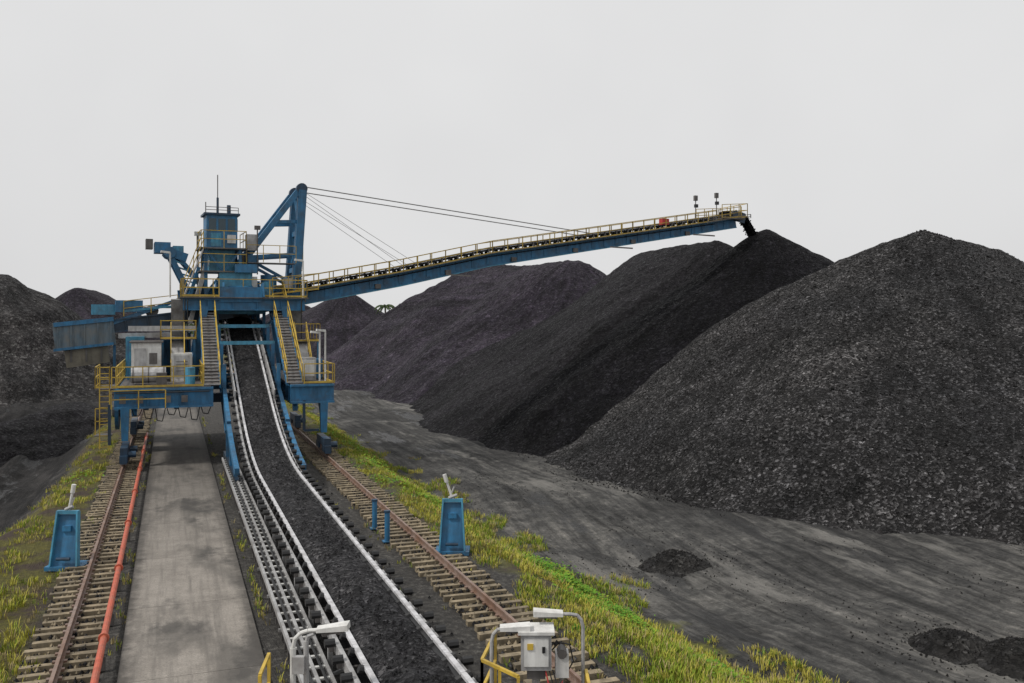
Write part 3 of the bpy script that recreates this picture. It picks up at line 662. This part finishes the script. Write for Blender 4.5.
for y in(31.7,29.7,): 
    M=Mb(); M.cyl((6.75,y,-.05),(6.75,y,1.0),.09,BLUE,12); M.cyl((6.75,y,.98),(6.75,y,1.05),.11,DBLUE,12); M.box((6.75,y,.02),(.3,.3,.04),BLUE); single('bollard',M,T,(6.75,y,0))

# ---------------------------------------------------------------- foreground lamps and cabinet
M=Mb(); 
M.cyl((-3.65,15,-.1),(-3.65,15,2.0),.05,WHITE,10); M.cyl((-3.43,15,-.1),(-3.43,15,2.12),.045,STEEL,10)
M.tube([(-3.65,15,2.0),(-3.62,15,2.15),(-3.52,15,2.25),(-3.4,15,2.29),(-3.2,15,2.3)],.035,WHITE)
M.tube([(-3.43,15,2.1),(-3.4,15,2.2),(-3.3,15,2.24)],.035,STEEL)
M.beam((-3.25,15,2.31),(-2.72,15.0,2.37),.2,.06,WHITE,.26,.1); M.beam((-3.15,15,2.25),(-2.8,15,2.29),.16,.03,DSTEEL)
M.box((-3.54,14.93,1.75),(.2,.1,.28),STEEL)
single('street_lamp',M,W,(-3.5,15,0))
def goose(x,x1,z,y=15.2):
    M=Mb(); s_=1 if x1>x else -1
    M.cyl((x,y,-.1),(x,y,z-.22),.03,STEEL,8)
    M.tube([(x,y,z-.22),(x+s_*.03,y,z-.1),(x+s_*.1,y,z-.02),(x+s_*.22,y,z),(x1-s_*.3,y,z)],.03,STEEL)
    M.beam((x1-s_*.5,y,z+.01),(x1,y,z+.03),.2,.06,WHITE,.24,.09); M.beam((x1-s_*.4,y,z-.045),(x1-s_*.08,y,z-.03),.15,.03,DSTEEL)
    single('street_lamp',M,W,(x,y,0))
goose(1.2,.36,2.5); goose(-.34,.3,2.36,14.9)
cabm=Mb()
cabm.box((.4,15,2.0),(.5,.4,.6),STEEL); cabm.beam((.1,15,2.32),(.7,15,2.32),.5,.05,WHITE); cabm.box((.4,14.79,2.0),(.4,.02,.46),WHITE)
cabm.box((.52,14.77,2.05),(.05,.02,.1),BLACK); cabm.box((.3,14.775,2.1),(.1,.02,.1),YEL); cabm.box((.4,15,1.62),(.3,.3,.16),DSTEEL); cabm.cyl((.4,15,-.1),(.4,15,1.6),.07,STEEL,10)
cabm.box((.83,15,1.75),(.22,.25,.4),WHITE); cabm.cyl((.83,14.85,1.95),(.83,15.1,1.95),.08,DSTEEL,10); cabm.cyl((.83,15,-.1),(.83,15,1.55),.04,STEEL,8)
for k in range(3): cabm.tube([(.55+.06*k,14.85,1.7),(.6+.08*k,14.75,1.5-.05*k),(.75+.05*k,14.8,1.35),(.85,14.9,1.5)],.012,BLACK if k else REDP,5)
cabm.tube([(.66,14.9,2.0),(.78,14.85,2.15),(.95,14.9,2.1),(1.02,14.95,1.8),(.92,14.9,1.65)],.012,BLACK,5)
single('control_cabinet',cabm,W,(.4,15,1))
M=Mb()
M.rail([(-.5,15,.75),(.1,14.3,.75)],h=1.05,t=.05,step=.6,toe=False); M.rail([(-.5,15,.75),(-.3,16.3,.75)],h=1.05,t=.05,step=.9,toe=False)
M.rail([(1.25,15.2,.5),(1.25,14.2,.5)],h=1.05,t=.05,step=.6,toe=False)
for p in((-.5,15),(.1,14.3),(-.3,16.3),(1.25,15.2),(1.25,14.2)): M.beam((p[0],p[1],-.1),(p[0],p[1],.8),.05,.05,YEL)
M.beam((-.5,15,.74),(1.25,15.2,.74),1.2,.04,DSTEEL)
single('yellow_handrail',M,W,(0,15,.7))
M=Mb(); M.rail([(-4.05,15,.9),(-3.95,14.1,.9)],h=1.0,t=.05,step=.9,toe=False); M.beam((-4.05,15,-.05),(-4.05,15,.9),.05,.05,YEL); M.beam((-3.95,14.1,-.05),(-3.95,14.1,.9),.05,.05,YEL)
single('yellow_handrail',M,W,(-4,14.5,.9))

# ---------------------------------------------------------------- grass
def leafmat(n,c,c2):
    m,nt,b=nodes(n); v=coords(nt); k=noi(nt,v,1.2,3,.6)
    col=ramp(nt,k,[(.35,c),(.65,c2)]); nt.links.new(col,b.inputs['Base Color']); b.inputs['Roughness'].default_value=.8; b.inputs['Specular IOR Level'].default_value=.2
    return m
G1=leafmat('grass_green',(.13,.20,.02),(.24,.29,.03)); G2=leafmat('grass_yellow',(.31,.31,.04),(.43,.38,.08)); G3=leafmat('weed_green',(.06,.17,.015),(.14,.28,.025)); G4=leafmat('grass_dry',(.36,.29,.14),(.28,.23,.1))
def tuft(M,x,y,z,h,n,mat,spread=.16):
    for _ in range(n):
        a=random.random()*6.283; r0=random.random()*spread; bx=x+math.cos(a)*r0;by=y+math.sin(a)*r0
        ln=h*random.uniform(.4,1.1); l=random.uniform(.2,.7)*ln; w=.006+.017*h; a2=a+random.uniform(-1,1)
        px,py_=-math.sin(a2)*w,math.cos(a2)*w; tx=bx+math.cos(a2)*l;ty=by+math.sin(a2)*l
        mx=bx+math.cos(a2)*l*.35;my=by+math.sin(a2)*l*.35
        M.add([(bx-px,by-py_,z-.02),(bx+px,by+py_,z-.02),(mx+px,my+py_,z+ln*.6),(mx-px,my-py_,z+ln*.6),(tx,ty,z+ln)],[(0,1,2,3),(3,2,4)],mat)
GR=Mb()
def dens(X,Y):
    return noise.fractal(Vector((X*.7,Y*.35,4)),1,2,5)
cnt=0
while cnt<36000:
    if random.random()<.70: X=random.uniform(8.4,15.2); 
    else: X=random.uniform(-8,-2.6)
    Y=12+105*random.random()**1.8
    d=dens(X,Y); hi=13.3+RE(Y); l=LE(Y)
    if X>0: edge=min((X-8.3)/1.8,(hi-X)/1.8,1)
    else: edge=min((-2.4-X)/1.2,(X-l+1.6)/1.0,1)*.75
    thr=.16-.5*edge+(.22 if X<0 else 0)+(.25 if Y>60 else 0)
    cnt+=1
    if d<thr: continue
    r=random.random(); big=noise.noise(Vector((X*.35,Y*.18,8)))
    if X>0: mat=G1 if (big>0 and r<.6) else (G3 if r<.12 else (G2 if r<.82 else G4))
    else: mat=G2 if r<.5 else (G1 if r<.78 else G4)
    tuft(GR,X,Y,gz(X,Y),random.uniform(.07,.24)*(1+.8*max(0,big)),9,mat)
for i in range(2000):
    X=random.choice([random.gauss(-3,.5),random.gauss(-1.25,.12),random.gauss(6.4,.5),random.gauss(8.4,.4),random.gauss(2.15,.06)]);Y=12+60*random.random()**1.3
    if -1.05<X<1.95: continue
    if dens(X+20,Y)<.05: continue
    tuft(GR,X,Y,0,random.uniform(.06,.2),5,random.choice([G1,G2,G4]),.08)
single('grass',GR,T,(9,40,0))
for cx,cy,n,h in((11.8,25.5,480,.5),(11.5,22.0,300,.45),(12.1,28.5,260,.5),(12.2,18.5,160,.35),(10.2,36,140,.5),(9.6,45,140,.8),(10.0,53,120,.8),(9.4,40,90,.6),(9.2,58,120,.9),(-3.9,47,50,.35)):
    S=Mb()
    for i in range(n*4):
        X=random.gauss(cx,.5);Y=random.gauss(cy,1.1);r2=((X-cx)/.9)**2+((Y-cy)/1.8)**2
        z=gz(X,Y)+max(.03,h*(1-r2*.5)*(.7+.6*noise.noise(Vector((X*2,Y*2,0)))))*random.random()**.5
        a=random.random()*6.28; s_=random.uniform(.03,.08); u=Vector((math.cos(a),math.sin(a),random.uniform(-.4,.6)))*s_; w=Vector((-math.sin(a),math.cos(a),random.uniform(-.5,.5)))*s_*.5
        c=Vector((X,Y,z)); S.add([c-u,c+w,c+u,c-w],[(0,1,2,3)],G3 if random.random()<.65 else G1)
    single('weed_bush',S,T,(cx,cy,gz(cx,cy)))

# distant palm and tree line
PM=Mb(); px,py_,pz=-27.0,190,10.0
BARK=simple('bark',(.14,.11,.08),rough=.9)
DG=leafmat('distant_foliage',(.03,.05,.02),(.06,.085,.03))
PM.cyl((px,py_,-1.5),(px+.4,py_,6),.3,BARK,8,.22); PM.cyl((px+.4,py_,6),(px+.2,py_,pz),.22,BARK,8,.16)
for k in range(20):
    a=k*.314*1.03+random.random()*.2; prev=None; el=random.uniform(.1,1.1)
    for j in range(7):
        t=j/6; L_=2.2; p=Vector((px+.2+math.cos(a)*L_*t,py_+math.sin(a)*L_*t,pz+el*L_*t*.8-1.8*t*t)); 
        if prev is not None:
            for s_ in(-1,1):
                side=Vector((-math.sin(a),math.cos(a),-.6))*s_*.35*(1-t*.6)
                side.z=-.3
                PM.add([prev,p,p+side,prev+side*.8+Vector((0,0,.05))],[(0,1,2,3)],DG)
        prev=p
single('palm_tree',PM,W,(px,py_,0))
TL=Mb()
for i in range(5200):
    a=random.uniform(-.75,.75); D=random.uniform(420,470); x=math.tan(a)*D; hh_=6+4*noise.noise(Vector((x*.03,0,0)))+2.5*noise.noise(Vector((x*.15,3,0)))
    z=-1.5+hh_*random.random()**.5; s_=random.uniform(.8,2.0); aa=random.random()*6.28
    u=Vector((math.cos(aa),math.sin(aa),random.uniform(-.5,.5)))*s_; w=Vector((0,random.uniform(-.4,.4),1))*s_*.8; c=Vector((x,D,z))
    TL.add([c-u,c-w,c+u,c+w],[(0,1,2,3)],DG)
single('distant_trees',TL,W,(0,440,0))

# ---------------------------------------------------------------- world, light, camera
az=math.radians(245); el=math.radians(50)
w=bpy.data.worlds.new('World'); sc.world=w; w.use_nodes=True; nt=w.node_tree
bg=nt.nodes['Background']; sky=nt.nodes.new('ShaderNodeTexSky'); sky.sky_type='NISHITA'; sky.sun_disc=False; sky.sun_elevation=el; sky.sun_rotation=az
sky.air_density=1; sky.dust_density=4
hs=nt.nodes.new('ShaderNodeHueSaturation'); hs.inputs['Saturation'].default_value=.12; hs.inputs['Value'].default_value=1.0
nt.links.new(sky.outputs[0],hs.inputs['Color'])
tc=nt.nodes.new('ShaderNodeTexCoord'); n=nt.nodes.new('ShaderNodeTexNoise'); n.inputs['Scale'].default_value=1.8; n.inputs['Detail'].default_value=4
nt.links.new(tc.outputs['Generated'],n.inputs['Vector'])
cl=ramp(nt,n.outputs['Fac'],[(.35,(7.4,7.4,7.45)),(.7,(8.4,8.4,8.42))])
mx=mix(nt,.9,hs.outputs[0],cl)
nt.links.new(mx,bg.inputs['Color']); bg.inputs['Strength'].default_value=.1
sl=bpy.data.lights.new('sun','SUN'); sl.energy=2.5; sl.angle=math.radians(6); sl.color=(1,.96,.9)
so=bpy.data.objects.new('sun',sl); sc.collection.objects.link(so)
S=Vector((math.sin(az)*math.cos(el),math.cos(az)*math.cos(el),math.sin(el)))
so.rotation_euler=S.to_track_quat('Z','Y').to_euler(); so.location=S*100
cd=bpy.data.cameras.new('camera'); co=bpy.data.objects.new('camera',cd); sc.collection.objects.link(co); sc.camera=co
co.location=(0,0,7.5); co.rotation_euler=(math.radians(90),0,0); cd.sensor_width=36; cd.lens=36*900/1024; cd.shift_y=-23.5/1024; cd.clip_end=6000; cd.clip_start=.1
sc.view_settings.view_transform='Standard'; sc.view_settings.look='None'; sc.view_settings.exposure=0
